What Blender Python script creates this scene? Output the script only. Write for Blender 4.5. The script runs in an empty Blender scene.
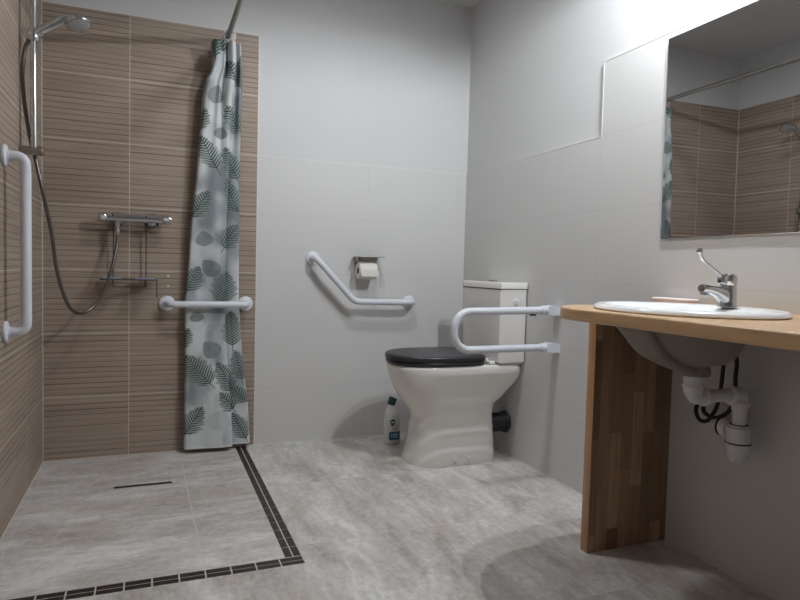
import bpy, bmesh, math, random
from mathutils import Vector, Matrix
import numpy as np
random.seed(4)
SC = bpy.context.scene
COL = SC.collection
PI = math.pi
W = 2.168          # room width (x), back wall at y = 0, left wall at x = 0
H = 2.455          # ceiling height
YF = -4.4          # wall behind the camera

# ------------------------------------------------------------------ materials
def lin(c):
    return tuple((v / 12.92 if v <= 0.04045 else ((v + 0.055) / 1.055) ** 2.4) for v in [q / 255 for q in c])

class NT:
    """tiny node-expression builder"""
    def __init__(s, m):
        s.t = m.node_tree
    def n(s, typ, **kw):
        nd = s.t.nodes.new(typ)
        for k, v in kw.items():
            setattr(nd, k, v)
        return nd
    def put(s, sock, v):
        if hasattr(v, 'links'):
            s.t.links.new(v, sock)
        else:
            if isinstance(v, tuple) and len(v) == 3 and sock.type == 'RGBA':
                v = v + (1,)
            sock.default_value = v
    def m(s, op, a, b=0.0, c=0.0, clamp=False):
        nd = s.n('ShaderNodeMath', operation=op, use_clamp=clamp)
        s.put(nd.inputs[0], a); s.put(nd.inputs[1], b); s.put(nd.inputs[2], c)
        return nd.outputs[0]
    def mix(s, f, a, b):
        nd = s.n('ShaderNodeMix', data_type='RGBA')
        s.put(nd.inputs[0], f); s.put(nd.inputs[6], a); s.put(nd.inputs[7], b)
        return nd.outputs[2]
    def xyz(s, coord='Object'):
        tc = s.n('ShaderNodeTexCoord')
        sp = s.n('ShaderNodeSeparateXYZ')
        s.t.links.new(tc.outputs[coord], sp.inputs[0])
        return sp.outputs[0], sp.outputs[1], sp.outputs[2]
    def vec(s, x, y, z=0.0):
        nd = s.n('ShaderNodeCombineXYZ')
        s.put(nd.inputs[0], x); s.put(nd.inputs[1], y); s.put(nd.inputs[2], z)
        return nd.outputs[0]
    def noise(s, v, scale, detail=3.0, rough=0.5, dist=0.0):
        nd = s.n('ShaderNodeTexNoise')
        s.put(nd.inputs['Vector'], v)
        nd.inputs['Scale'].default_value = scale; nd.inputs['Detail'].default_value = detail
        nd.inputs['Roughness'].default_value = rough; nd.inputs['Distortion'].default_value = dist
        return nd.outputs[0]
    def white(s, v):
        nd = s.n('ShaderNodeTexWhiteNoise', noise_dimensions='3D')
        s.put(nd.inputs['Vector'], v)
        return nd.outputs[0]
    def brick(s, v, w, h, mortar, offset=0.0):
        nd = s.n('ShaderNodeTexBrick', offset=offset, offset_frequency=2, squash=1.0)
        s.put(nd.inputs['Vector'], v)
        nd.inputs['Scale'].default_value = 1.0
        nd.inputs['Mortar Size'].default_value = mortar
        nd.inputs['Mortar Smooth'].default_value = 0.15
        nd.inputs['Brick Width'].default_value = w
        nd.inputs['Row Height'].default_value = h
        return nd.outputs['Fac']
    def ramp(s, f, stops):
        nd = s.n('ShaderNodeValToRGB')
        el = nd.color_ramp.elements
        while len(el) < len(stops):
            el.new(0.5)
        for e, (p, c) in zip(el, stops):
            e.position = p; e.color = tuple(c) + (1,) if len(c) == 3 else c
        s.put(nd.inputs[0], f)
        return nd.outputs[0]
    def bump(s, h, strength, dist):
        nd = s.n('ShaderNodeBump')
        nd.inputs['Strength'].default_value = strength; nd.inputs['Distance'].default_value = dist
        s.put(nd.inputs['Height'], h)
        return nd.outputs[0]

def new_mat(name):
    m = bpy.data.materials.new(name); m.use_nodes = True
    b = m.node_tree.nodes['Principled BSDF']
    return m, NT(m), b

def simple(name, col, rough=0.5, metal=0.0, spec=0.5, noise=0.0, coat=0.0):
    m, t, b = new_mat(name)
    c = lin(col)
    if noise > 0:
        x, y, z = t.xyz()
        f = t.noise(t.vec(x, y, z), 14.0, 4.0)
        t.put(b.inputs['Base Color'], t.mix(f, tuple(v * (1 - noise) for v in c), tuple(min(1, v * (1 + noise)) for v in c)))
    else:
        b.inputs['Base Color'].default_value = c + (1,)
    b.inputs['Roughness'].default_value = rough
    b.inputs['Metallic'].default_value = metal
    b.inputs['Specular IOR Level'].default_value = spec
    b.inputs['Coat Weight'].default_value = coat
    return m

def mat_plaster(name, col):
    m, t, b = new_mat(name)
    x, y, z = t.xyz()
    v = t.vec(x, y, z)
    f = t.noise(v, 3.0, 4.0)
    c = lin(col)
    t.put(b.inputs['Base Color'], t.mix(f, tuple(q * 0.96 for q in c), tuple(q * 1.03 for q in c)))
    b.inputs['Roughness'].default_value = 0.75
    t.put(b.inputs['Normal'], t.bump(t.noise(v, 60.0, 3.0), 0.08, 0.004))
    return m

def mat_white_tile(name, axis, u0, tw=1.2, off=0.0):
    m, t, b = new_mat(name)
    x, y, z = t.xyz()
    u = x if axis == 'x' else t.m('MULTIPLY', y, -1.0)
    g = t.brick(t.vec(t.m('ADD', u, 12.0 - u0), t.m('ADD', z, 3.0), 0.0), tw, 0.3, 0.0015, off)
    f = t.noise(t.vec(x, y, z), 2.0, 2.0)
    base = t.mix(f, lin((203, 202, 201)), lin((208, 207, 206)))
    t.put(b.inputs['Base Color'], t.mix(t.m('MULTIPLY', g, 0.4), base, lin((180, 178, 176))))
    b.inputs['Roughness'].default_value = 0.42
    b.inputs['Specular IOR Level'].default_value = 0.16
    h = t.m('ADD', t.m('MULTIPLY', g, -1.0), t.m('MULTIPLY', t.noise(t.vec(x, y, z), 5.0, 1.0), 0.6))
    t.put(b.inputs['Normal'], t.bump(h, 0.25, 0.002))
    return m

def mat_wood_tile(name, axis, u0):
    m, t, b = new_mat(name)
    x, y, z = t.xyz()
    u = x if axis == 'x' else t.m('MULTIPLY', y, -1.0)
    us = t.m('ADD', u, 6.0 - u0)
    g = t.brick(t.vec(us, t.m('ADD', z, 3.0), 0.0), 0.6, 0.3, 0.0021)
    cell = t.m('FLOOR', t.m('DIVIDE', us, 0.6))
    row = t.m('FLOOR', t.m('DIVIDE', z, 0.3))
    off = t.white(t.vec(cell, row, 3.0))
    uu = t.m('ADD', u, t.m('MULTIPLY', off, 7.0))
    # ribs: thin dark lines, uneven spacing
    wob = t.m('MULTIPLY', t.m('SUBTRACT', t.noise(t.vec(t.m('MULTIPLY', uu, 0.25), t.m('MULTIPLY', z, 9.0), 0.0), 3.0, 2.0), 0.5), 0.45)
    ph = t.m('FRACT', t.m('ADD', t.m('MULTIPLY', z, 40.0), wob))
    d = t.m('ABSOLUTE', t.m('SUBTRACT', ph, 0.5))
    line = t.m('SUBTRACT', 1.0, t.m('DIVIDE', d, 0.15), clamp=True)
    idx = t.m('FLOOR', t.m('ADD', t.m('MULTIPLY', z, 40.0), wob))
    ls = t.white(t.vec(idx, cell, 1.0))
    var = t.noise(t.vec(t.m('MULTIPLY', uu, 2.2), idx, 0.0), 1.3, 2.0)
    line = t.m('MULTIPLY', line, t.m('MULTIPLY', t.m('ADD', t.m('MULTIPLY', ls, 0.75), 0.35), t.m('ADD', var, 0.35)), clamp=True)
    st = t.noise(t.vec(t.m('MULTIPLY', uu, 2.0), t.m('MULTIPLY', z, 95.0), t.m('MULTIPLY', off, 9.0)), 1.4, 4.0, 0.6)
    patch = t.noise(t.vec(t.m('MULTIPLY', uu, 1.2), t.m('MULTIPLY', z, 7.0), 0.0), 1.6, 2.0)
    base = t.ramp(t.m('ADD', t.m('MULTIPLY', st, 0.65), t.m('MULTIPLY', patch, 0.35)),
                  [(0.28, lin((138, 123, 110))), (0.5, lin((158, 142, 128))), (0.75, lin((178, 162, 147)))])
    c = t.mix(t.m('MULTIPLY', line, 1.0, clamp=True), base, lin((96, 79, 68)))
    t.put(b.inputs['Base Color'], t.mix(t.m('MULTIPLY', g, 0.62), c, lin((215, 203, 190))))
    b.inputs['Roughness'].default_value = 0.5
    b.inputs['Specular IOR Level'].default_value = 0.3
    t.put(b.inputs['Normal'], t.bump(t.m('ADD', t.m('MULTIPLY', line, -1.0), t.m('MULTIPLY', g, -0.6)), 0.35, 0.002))
    return m

def mat_floor(name, along):
    """cement-look tile; streaks run along x or y"""
    m, t, b = new_mat(name)
    x, y, z = t.xyz()
    if along == 'y':
        us = t.m('ADD', x, 6.0 - 0.95); vs = t.m('ADD', y, 6.0 - 0.005)
        g = t.brick(t.vec(us, t.m('ADD', vs, 0.0), 0.0), 0.595, 0.595, 0.0022)
        cx = t.m('FLOOR', t.m('DIVIDE', us, 0.595)); cy = t.m('FLOOR', t.m('DIVIDE', vs, 0.595))
        r = t.white(t.vec(cx, cy, 0.0))
        a, c = t.m('MULTIPLY', y, 1.0), t.m('MULTIPLY', x, 2.6)
    else:
        r = 0.37
        g = 0.0
        a, c = t.m('MULTIPLY', x, 1.0), t.m('MULTIPLY', y, 2.6)
    v = t.vec(a, c, t.m('MULTIPLY', r, 11.0))
    n1 = t.noise(v, 2.6, 5.0, 0.6, 0.6)
    n2 = t.noise(t.vec(t.m('MULTIPLY', a, 2.2), t.m('MULTIPLY', c, 2.6), t.m('MULTIPLY', r, 5.0)), 4.2, 8.0, 0.74, 0.4)
    n3 = t.noise(t.vec(x, y, 4.0), 38.0, 4.0, 0.7)
    f = t.m('ADD', t.m('ADD', t.m('MULTIPLY', n1, 0.46), t.m('MULTIPLY', n2, 0.36)), t.m('MULTIPLY', n3, 0.24))
    base = t.ramp(f, [(0.39, lin((154, 147, 141))), (0.48, lin((182, 176, 171))), (0.56, lin((200, 196, 192))), (0.64, lin((220, 218, 216)))])
    warm = t.noise(t.vec(a, c, 8.0), 2.1, 3.0)
    base = t.mix(t.m('MULTIPLY', t.m('SUBTRACT', warm, 0.54, clamp=True), 1.8, clamp=True), base, lin((172, 156, 145)))
    gc = lin((190, 184, 178)) if along == 'y' else lin((205, 199, 191))
    if along == 'x':
        # the shower floor: falls cut from corners to the drain, one straight joint, one joint along the wall
        def seg(x0, y0, x1, y1, w, op):
            dx, dy = x1 - x0, y1 - y0; L = math.hypot(dx, dy); dx /= L; dy /= L
            px = t.m('SUBTRACT', x, x0); py = t.m('SUBTRACT', y, y0)
            s_ = t.m('ADD', t.m('MULTIPLY', px, dx), t.m('MULTIPLY', py, dy))
            q = t.m('ABSOLUTE', t.m('SUBTRACT', t.m('MULTIPLY', px, dy), t.m('MULTIPLY', py, dx)))
            inw = t.m('LESS_THAN', q, w)
            ins = t.m('MULTIPLY', t.m('GREATER_THAN', s_, 0.0), t.m('LESS_THAN', s_, L))
            return t.m('MULTIPLY', t.m('MULTIPLY', inw, ins), op)
        g = seg(0.598, 0.0, 0.622, -1.31, 0.0026, 0.8)
        for q in (seg(0.328, -0.46, 0.02, -1.31, 0.0024, 0.65), seg(0.547, -0.46, 0.60, -0.02, 0.0022, 0.5),
                  seg(0.02, -0.02, 0.035, -1.31, 0.0026, 0.6), seg(0.328, -0.46, 0.02, -0.02, 0.001, 0.3)):
            g = t.m('MAXIMUM', g, q)
    else:
        g = t.m('MULTIPLY', g, 0.6)
    t.put(b.inputs['Base Color'], t.mix(g, base, gc))
    t.put(b.inputs['Roughness'], t.m('ADD', 0.42, t.m('MULTIPLY', n2, 0.2)))
    b.inputs['Specular IOR Level'].default_value = 0.4
    t.put(b.inputs['Normal'], t.bump(n2, 0.06, 0.004))
    return m

def mat_staves(name, ua, va, sw, sl, cols, rough=0.35, offs=(0, 0)):
    """butcher-block: staves of width sw (axis ua) and length about sl (axis va)"""
    m, t, b = new_mat(name)
    ax = dict(zip('xyz', t.xyz()))
    u = t.m('ADD', ax[ua], 5.0 + offs[0]); v = t.m('ADD', ax[va], 5.0 + offs[1])
    third = ax[[q for q in 'xyz' if q not in (ua, va)][0]]
    iu = t.m('FLOOR', t.m('DIVIDE', u, sw))
    r1 = t.white(t.vec(iu, 2.0, 7.0))
    vv = t.m('ADD', t.m('DIVIDE', v, sl), t.m('MULTIPLY', r1, 5.0))
    iv = t.m('FLOOR', vv)
    r2 = t.white(t.vec(iu, iv, 1.0))
    base = t.ramp(r2, [(0.0, lin(cols[0])), (0.35, lin(cols[1])), (0.7, lin(cols[2])), (1.0, lin(cols[3]))])
    gr = t.noise(t.vec(t.m('MULTIPLY', u, 45.0), t.m('MULTIPLY', v, 2.5), t.m('ADD', t.m('MULTIPLY', r2, 20.0), t.m('MULTIPLY', third, 30.0))), 1.6, 5.0, 0.6, 0.4)
    dark = tuple(q * 0.62 for q in lin(cols[1]))
    c = t.mix(t.m('MULTIPLY', t.m('SUBTRACT', gr, 0.42, clamp=True), 2.0, clamp=True), base, dark)
    fu = t.m('ABSOLUTE', t.m('SUBTRACT', t.m('FRACT', t.m('DIVIDE', u, sw)), 0.5))
    fv = t.m('ABSOLUTE', t.m('SUBTRACT', t.m('FRACT', vv), 0.5))
    jl = t.m('MAXIMUM', t.m('GREATER_THAN', fu, 0.5 - 0.0009 / sw), t.m('GREATER_THAN', fv, 0.5 - 0.0009 / sl))
    c = t.mix(t.m('MULTIPLY', jl, 0.4), c, dark)
    t.put(b.inputs['Base Color'], c)
    b.inputs['Roughness'].default_value = rough
    return m

M = {}
M['plaster'] = mat_plaster('white plaster', (204, 204, 204))
M['front'] = mat_plaster('grey paint', (150, 148, 146))
M['ceiling'] = mat_plaster('ceiling paint', (214, 214, 215))
M['tile_back'] = mat_white_tile('white wall tile back', 'x', 0.966, 1.2, 0.5)
M['tile_right'] = mat_white_tile('white wall tile right', 'y', 1.1725)
M['tile_left'] = mat_white_tile('white wall tile left', 'y', 1.36)
M['wood_back'] = mat_wood_tile('ribbed wood tile back', 'x', 0.366)
M['wood_left'] = mat_wood_tile('ribbed wood tile left', 'y', 1.0)
M['floor'] = mat_floor('cement floor tile', 'y')
M['shower_floor'] = mat_floor('cement shower tile', 'x')
M['grout'] = simple('pale grout', (204, 194, 184), 0.8, noise=0.05)
M['mosaic'] = simple('black mosaic', (40, 34, 31), 0.4, noise=0.25)
M['white_metal'] = simple('white coated tube', (216, 218, 226), 0.3, noise=0.01)
M['ceramic'] = simple('white ceramic', (240, 240, 240), 0.16, coat=0.15, noise=0.01)
M['dark_ceramic'] = simple('unglazed basin underside', (132, 122, 112), 0.6, noise=0.04)  # darker tone than the basin top, for its underside and overflow duct
M['ceramic_wc'] = simple('white ceramic toilet', (228, 225, 221), 0.14, coat=0.3, noise=0.01)
M['plastic_white'] = simple('white plastic', (214, 213, 216), 0.4, noise=0.02)
M['seat'] = simple('dark grey seat plastic', (45, 45, 50), 0.34, noise=0.1)
M['chrome'] = simple('chrome', (205, 207, 210), 0.12, metal=1.0, noise=0.02)
M['steel'] = simple('brushed steel', (165, 160, 152), 0.32, metal=1.0, noise=0.05)
M['dark_steel'] = simple('tarnished steel wire', (88, 80, 76), 0.4, metal=0.7, noise=0.05)
M['hose_metal'] = simple('dark metal hose', (112, 106, 104), 0.35, metal=0.85, noise=0.1)
M['rubber'] = simple('black rubber hose', (20, 18, 18), 0.55, noise=0.2)
M['black'] = simple('black plastic', (22, 22, 24), 0.45, noise=0.1)
M['paper'] = simple('tissue paper', (226, 222, 216), 0.95, noise=0.03)
M['card'] = simple('cardboard core', (120, 100, 82), 0.9, noise=0.05)
M['counter'] = mat_staves('beech worktop', 'x', 'y', 0.042, 0.42, [(190, 152, 112), (199, 161, 120), (206, 169, 129), (214, 178, 139)], 0.3)
M['panel'] = mat_staves('dark stave panel', 'x', 'z', 0.047, 0.33, [(116, 91, 71), (142, 113, 88), (160, 130, 103), (186, 152, 122)], 0.45, offs=(0.013, 0.1))
M['edge'] = mat_staves('honey edge band', 'y', 'z', 0.09, 0.5, [(186, 138, 96), (192, 144, 102), (198, 150, 108), (204, 156, 113)], 0.4)
M['edging'] = simple('white tile edging', (214, 214, 213), 0.35, noise=0.01)
M['pink'] = simple('pale pink plastic', (226, 211, 207), 0.4, noise=0.03)
M['green'] = simple('dark green cap', (14, 60, 52), 0.4, noise=0.05)
M['label_blue'] = simple('blue label', (40, 92, 120), 0.5, noise=0.05)
M['label_pale'] = simple('pale print', (190, 208, 216), 0.5)
M['label_dark'] = simple('dark print', (36, 48, 48), 0.5)
M['bottle'] = simple('bottle plastic', (206, 206, 204), 0.35, noise=0.02)
M['foil'] = simple('dark wrapped pipe', (62, 62, 68), 0.35, metal=0.35, noise=0.3)
M['plate'] = simple('smoky blue plate', (150, 160, 184), 0.15, coat=0.5, noise=0.05)
M['spray'] = simple('grey spray face', (176, 178, 184), 0.4, noise=0.03)
M['grey_label'] = simple('silver sticker', (205, 204, 206), 0.4)

def mat_mirror():
    m, t, b = new_mat('mirror silver')
    x, y, z = t.xyz()
    f = t.noise(t.vec(x, y, z), 3.0, 3.0)
    t.put(b.inputs['Base Color'], t.mix(f, (0.60, 0.60, 0.60), (0.64, 0.64, 0.64)))
    b.inputs['Metallic'].default_value = 1.0
    b.inputs['Roughness'].default_value = 0.01
    return m
M['mirror'] = mat_mirror()

def mat_emit(name, col, s):
    m, t, b = new_mat(name)
    b.inputs['Base Color'].default_value = (0.9, 0.9, 0.9, 1)
    b.inputs['Emission Color'].default_value = col + (1,)
    b.inputs['Emission Strength'].default_value = s
    return m

def mat_curtain():
    m, t, b = new_mat('palm leaf curtain fabric')
    a = t.n('ShaderNodeAttribute', attribute_name='print')
    x, y, z = t.xyz()
    f = t.noise(t.vec(x, y, z), 120.0, 2.0)
    t.put(b.inputs['Base Color'], t.mix(t.m('MULTIPLY', f, 0.06), a.outputs['Color'], (0.5, 0.52, 0.52)))
    b.inputs['Roughness'].default_value = 0.55
    b.inputs['Specular IOR Level'].default_value = 0.3
    b.inputs['Sheen Weight'].default_value = 0.05
    return m
M['curtain'] = mat_curtain()

# ------------------------------------------------------------------ mesh helpers
def bx(bm, x0, x1, y0, y1, z0, z1, bev=0.0, seg=2, mi=0):
    t = bmesh.new()
    vs = [t.verts.new((x, y, z)) for z in (z0, z1) for y in (y0, y1) for x in (x0, x1)]
    for f in ((0, 2, 3, 1), (4, 5, 7, 6), (0, 1, 5, 4), (2, 6, 7, 3), (0, 4, 6, 2), (1, 3, 7, 5)):
        t.faces.new([vs[i] for i in f])
    if bev > 0:
        bmesh.ops.bevel(t, geom=t.edges[:], offset=bev, segments=seg, profile=0.5, affect='EDGES')
    merge(bm, t, mi)

def merge(bm, t, mi=0):
    mp = {}
    for v in t.verts:
        mp[v] = bm.verts.new(v.co)
    for f in t.faces:
        try:
            nf = bm.faces.new([mp[v] for v in f.verts]); nf.material_index = mi if mi else f.material_index
        except ValueError:
            pass
    t.free()

def fillet(pts, r, n=8):
    pts = [Vector(p) for p in pts]
    out = [pts[0]]
    for i in range(1, len(pts) - 1):
        a, b, c = pts[i - 1], pts[i], pts[i + 1]
        d1 = (a - b).normalized(); d2 = (c - b).normalized()
        ang = d1.angle(d2)
        if ang > PI - 0.02:
            out.append(b); continue
        L = min(r / math.tan(ang / 2), (a - b).length * 0.49, (c - b).length * 0.49)
        rr = L * math.tan(ang / 2)
        cen = b + (d1 + d2).normalized() * (rr / math.sin(ang / 2))
        p1 = b + d1 * L; p2 = b + d2 * L
        v1 = p1 - cen; v2 = p2 - cen
        tot = v1.angle(v2); axis = v1.cross(v2).normalized()
        for k in range(n + 1):
            out.append(cen + Matrix.Rotation(tot * k / n, 3, axis) @ v1)
    out.append(pts[-1])
    return out

def spline(pts, n=8):
    P = [Vector(p) for p in pts]
    P = [P[0] * 2 - P[1]] + P + [P[-1] * 2 - P[-2]]
    out = []
    for i in range(1, len(P) - 2):
        for k in range(n):
            t = k / n
            out.append(0.5 * ((2 * P[i]) + (P[i + 1] - P[i - 1]) * t + (2 * P[i - 1] - 5 * P[i] + 4 * P[i + 1] - P[i + 2]) * t * t + (3 * P[i] - P[i - 1] - 3 * P[i + 1] + P[i + 2]) * t ** 3))
    out.append(P[-2])
    return out

def tube(bm, pts, r, seg=16, caps=True, mi=0):
    pts = [Vector(p) for p in pts]
    n = len(pts)
    rad = r if isinstance(r, (list, tuple)) else [r] * n
    tan = []
    for i in range(n):
        d = pts[min(i + 1, n - 1)] - pts[max(i - 1, 0)]
        tan.append(d.normalized())
    ref = Vector((0, 0, 1)) if abs(tan[0].z) < 0.9 else Vector((1, 0, 0))
    u = tan[0].cross(ref).normalized()
    rings = []
    for i in range(n):
        if i:
            ax = tan[i - 1].cross(tan[i])
            if ax.length > 1e-8:
                u = Matrix.Rotation(tan[i - 1].angle(tan[i]), 3, ax.normalized()) @ u
        v = tan[i].cross(u).normalized()
        u = v.cross(tan[i]).normalized()
        rings.append([bm.verts.new(pts[i] + (u * math.cos(2 * PI * k / seg) + v * math.sin(2 * PI * k / seg)) * rad[i]) for k in range(seg)])
    for a, b in zip(rings, rings[1:]):
        for k in range(seg):
            f = bm.faces.new((a[k], a[(k + 1) % seg], b[(k + 1) % seg], b[k])); f.material_index = mi
    if caps:
        f = bm.faces.new(rings[0][::-1]); f.material_index = mi
        f = bm.faces.new(rings[-1]); f.material_index = mi

def lathe(bm, prof, origin, axis=(0, 0, 1), seg=28, mi=0):
    """prof: list of (radius, height along axis)"""
    o = Vector(origin); a = Vector(axis).normalized()
    ref = Vector((0, 0, 1)) if abs(a.z) < 0.9 else Vector((1, 0, 0))
    u = a.cross(ref).normalized(); v = a.cross(u).normalized()
    rings = []
    for r, h in prof:
        if r < 1e-6:
            rings.append([bm.verts.new(o + a * h)])
        else:
            rings.append([bm.verts.new(o + a * h + (u * math.cos(2 * PI * k / seg) + v * math.sin(2 * PI * k / seg)) * r) for k in range(seg)])
    for p, q in zip(rings, rings[1:]):
        for k in range(seg):
            k2 = (k + 1) % seg
            if len(p) == 1 and len(q) == 1: continue
            if len(p) == 1: f = bm.faces.new((p[0], q[k2], q[k]))
            elif len(q) == 1: f = bm.faces.new((p[k], p[k2], q[0]))
            else: f = bm.faces.new((p[k], p[k2], q[k2], q[k]))
            f.material_index = mi

def torus(bm, c, axis, R, r, seg=24, sub=8):
    a = Vector(axis).normalized()
    ref = Vector((0, 0, 1)) if abs(a.z) < 0.9 else Vector((1, 0, 0))
    u = a.cross(ref).normalized(); v = a.cross(u).normalized(); c = Vector(c)
    g = []
    for i in range(seg):
        d = u * math.cos(2 * PI * i / seg) + v * math.sin(2 * PI * i / seg)
        g.append([bm.verts.new(c + d * (R + r * math.cos(2 * PI * k / sub)) + a * (r * math.sin(2 * PI * k / sub))) for k in range(sub)])
    for i in range(seg):
        for k in range(sub):
            bm.faces.new((g[i][k], g[(i + 1) % seg][k], g[(i + 1) % seg][(k + 1) % sub], g[i][(k + 1) % sub]))

def loft(bm, rings, cap0=True, cap1=True, mi=0):
    R = [[bm.verts.new(p) for p in r] for r in rings]
    n = len(R[0])
    for a, b in zip(R, R[1:]):
        for k in range(n):
            f = bm.faces.new((a[k], a[(k + 1) % n], b[(k + 1) % n], b[k])); f.material_index = mi
    if cap0: bm.faces.new(R[0][::-1]).material_index = mi
    if cap1: bm.faces.new(R[-1]).material_index = mi
    return R

def wp(o):
    p = o.location.copy()
    while o.parent:
        o = o.parent; p += o.location
    return p

def obj(name, bm, mats, parent=None, smooth=True, angle=40, base=None):
    """link bm (in world coordinates) as ONE mesh object; its origin goes to base (or its parent's origin)"""
    bmesh.ops.recalc_face_normals(bm, faces=bm.faces[:])
    me = bpy.data.meshes.new(name)
    off = wp(parent) if parent is not None else Vector(base or (0, 0, 0))
    for v in bm.verts: v.co -= off
    bm.to_mesh(me); bm.free()
    for m in (mats if isinstance(mats, (list, tuple)) else [mats]): me.materials.append(m)
    if smooth:
        me.shade_smooth(); me.set_sharp_from_angle(angle=math.radians(angle))
    o = bpy.data.objects.new(name, me); COL.objects.link(o)
    if parent is not None: o.parent = parent
    else: o.location = off
    return o

def thing(name, label, cat, loc, group=None):
    o = bpy.data.objects.new(name, None); COL.objects.link(o)
    o.location = loc; o.empty_display_size = 0.05
    o['label'] = label; o['category'] = cat
    if group: o['group'] = group
    return o

def tag(o, label, cat, group=None):
    o['label'] = label; o['category'] = cat
    if group: o['group'] = group
    return o

def struct(name, bm, mats, parent=None, smooth=False, label=None, cat=None):
    o = obj(name, bm, mats, parent, smooth=smooth)
    o['kind'] = 'structure'
    if label: tag(o, label, cat)
    return o
B = bmesh.new

# ------------------------------------------------------------------ the setting
SX, SY = 0.87, -1.31          # inner edges of the mosaic border
b = B(); bx(b, -0.15, W + 0.15, YF - 0.15, 0.15, -0.12, -0.006, mi=0)
bx(b, 0.924, W, YF, 0.0, -0.006, 0.0); bx(b, 0.0, 0.924, YF, -1.362, -0.006, 0.0)
floor = struct('floor', b, M['floor'], label='grey cement-look tiled floor of the bathroom', cat='floor')
b = B(); bx(b, 0.0, SX, SY, 0.0, -0.006, -0.0002)
struct('shower_floor', b, M['shower_floor'], floor)
# mosaic border: an inlay of two rows of small black tiles in pale grout
b = B()
bx(b, SX, 0.924, -1.362, 0.0, -0.006, -0.0012, mi=0); bx(b, 0.0, SX, -1.362, SY, -0.006, -0.0012, mi=0)
y = -0.004
while y > -1.30:
    y1 = max(y - 0.0670, -1.309)
    for x0 in (SX + 0.0015, SX + 0.029):
        bx(b, x0, x0 + 0.0228, y1, y, -0.003, 0.0003, mi=1)
    y -= 0.0725
x = 0.922
while x > 0.02:
    x0 = max(x - 0.0705, 0.002)
    for y0 in (-1.3605, -1.333):
        bx(b, x0, x, y0, y0 + 0.0222, -0.003, 0.0003, mi=1)
    x -= 0.0755
struct('trim_1', b, [M['grout'], M['mosaic']], label='black mosaic border strip set in the floor around the shower', cat='floor border')

b = B(); bx(b, -0.15, W + 0.15, 0.008, 0.16, -0.12, H + 0.1); wall_back = struct('wall_back', b, M['plaster'], label='white plastered back wall with tiled lower part', cat='wall')
b = B(); bx(b, 0.0, 0.966, 0.0, 0.0085, 0.0, 2.1); struct('wood_tiling', b, M['wood_back'], wall_back)
b = B(); bx(b, 0.970, W, 0.0, 0.0085, 0.0, 1.5); struct('white_tiling', b, M['tile_back'], wall_back)
b = B(); bx(b, 0.966, 0.970, -0.0006, 0.0085, 0.0, 2.1); bx(b, 0.0, 0.97, -0.0004, 0.0085, 2.1, 2.103)
bx(b, 0.97, W, -0.0006, 0.0085, 1.4985, 1.502, 0.0005); struct('tile_edging', b, M['edging'], wall_back)

b = B(); bx(b, -0.16, -0.008, YF - 0.15, 0.16, -0.12, H + 0.1); wall_left = struct('wall_left', b, M['plaster'], label='left wall with ribbed wood-look shower tiles', cat='wall')
b = B(); bx(b, -0.0085, 0.0, -3.0, 0.0, 0.0, 2.1); struct('wood_tiling', b, M['wood_left'], wall_left)
b = B(); bx(b, -0.0085, 0.0, YF, -3.004, 0.0, 1.5); struct('white_tiling', b, M['tile_left'], wall_left)
b = B(); bx(b, -0.0085, 0.0006, -3.004, -3.0, 0.0, 2.1); struct('tile_edging', b, M['plastic_white'], wall_left)

b = B(); bx(b, W + 0.008, W + 0.16, YF - 0.15, 0.16, -0.12, H + 0.1); wall_right = struct('wall_right', b, M['plaster'], label='right wall with white tiles stepping up beside the mirror', cat='wall')
b = B(); bx(b, W, W + 0.0085, YF, 0.0, 0.0, 1.5); bx(b, W, W + 0.0085, YF, -1.1725, 1.5, 1.8); struct('white_tiling', b, M['tile_right'], wall_right)
b = B(); bx(b, W - 0.0010, W + 0.0085, -1.1705, 0.0, 1.498, 1.5020, 0.0009); bx(b, W - 0.0010, W + 0.0085, -1.1745, -1.1700, 1.498, 1.802, 0.0009)
bx(b, W - 0.0010, W + 0.0085, YF, -1.171, 1.798, 1.802, 0.0009); struct('tile_edging', b, M['edging'], wall_right)

b = B(); bx(b, -0.15, W + 0.15, YF - 0.15, YF, -0.12, H + 0.1); struct('wall_front', b, M['front'], label='plain grey wall behind the camera', cat='wall')
b = B(); bx(b, -0.15, W + 0.15, YF - 0.15, 0.15, H, H + 0.12); struct('ceiling', b, M['ceiling'], label='white painted ceiling', cat='ceiling')
# sealant lines in the corners
b = B(); bx(b, 0.0, 0.0035, -0.0035, 0.0, 0.0, 2.1); struct('trim_2', b, M['grout'], label='pale joint in the wood-tiled shower corner', cat='joint')
b = B(); bx(b, 0.0, 0.966, -0.0045, 0.0, 0.0, 0.0045); bx(b, 0.0, 0.0045, -1.36, 0.0, 0.0, 0.0045)
struct('trim_3', b, M['grout'], label='pale joint along the foot of the shower walls', cat='joint')
b = B(); bx(b, 0.97, W, -0.003, 0.0, 0.0, 0.003); bx(b, W - 0.003, W, YF, 0.0, 0.0, 0.003)
struct('trim_4', b, M['plastic_white'], label='white joint along the foot of the white-tiled walls', cat='joint')

# ------------------------------------------------------------------ shower
t = thing('floor_drain', 'narrow dark slot drain in the shower floor', 'drain', (0.4375, -0.462, 0.0))
b = B(); bx(b, 0.322, 0.553, -0.474, -0.450, 0.0, 0.0012, 0.0005); obj('drain_frame', b, M['steel'], t, smooth=False)
b = B(); bx(b, 0.326, 0.549, -0.470, -0.454, 0.0006, 0.0018); obj('drain_slot', b, M['black'], t, smooth=False)

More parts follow.
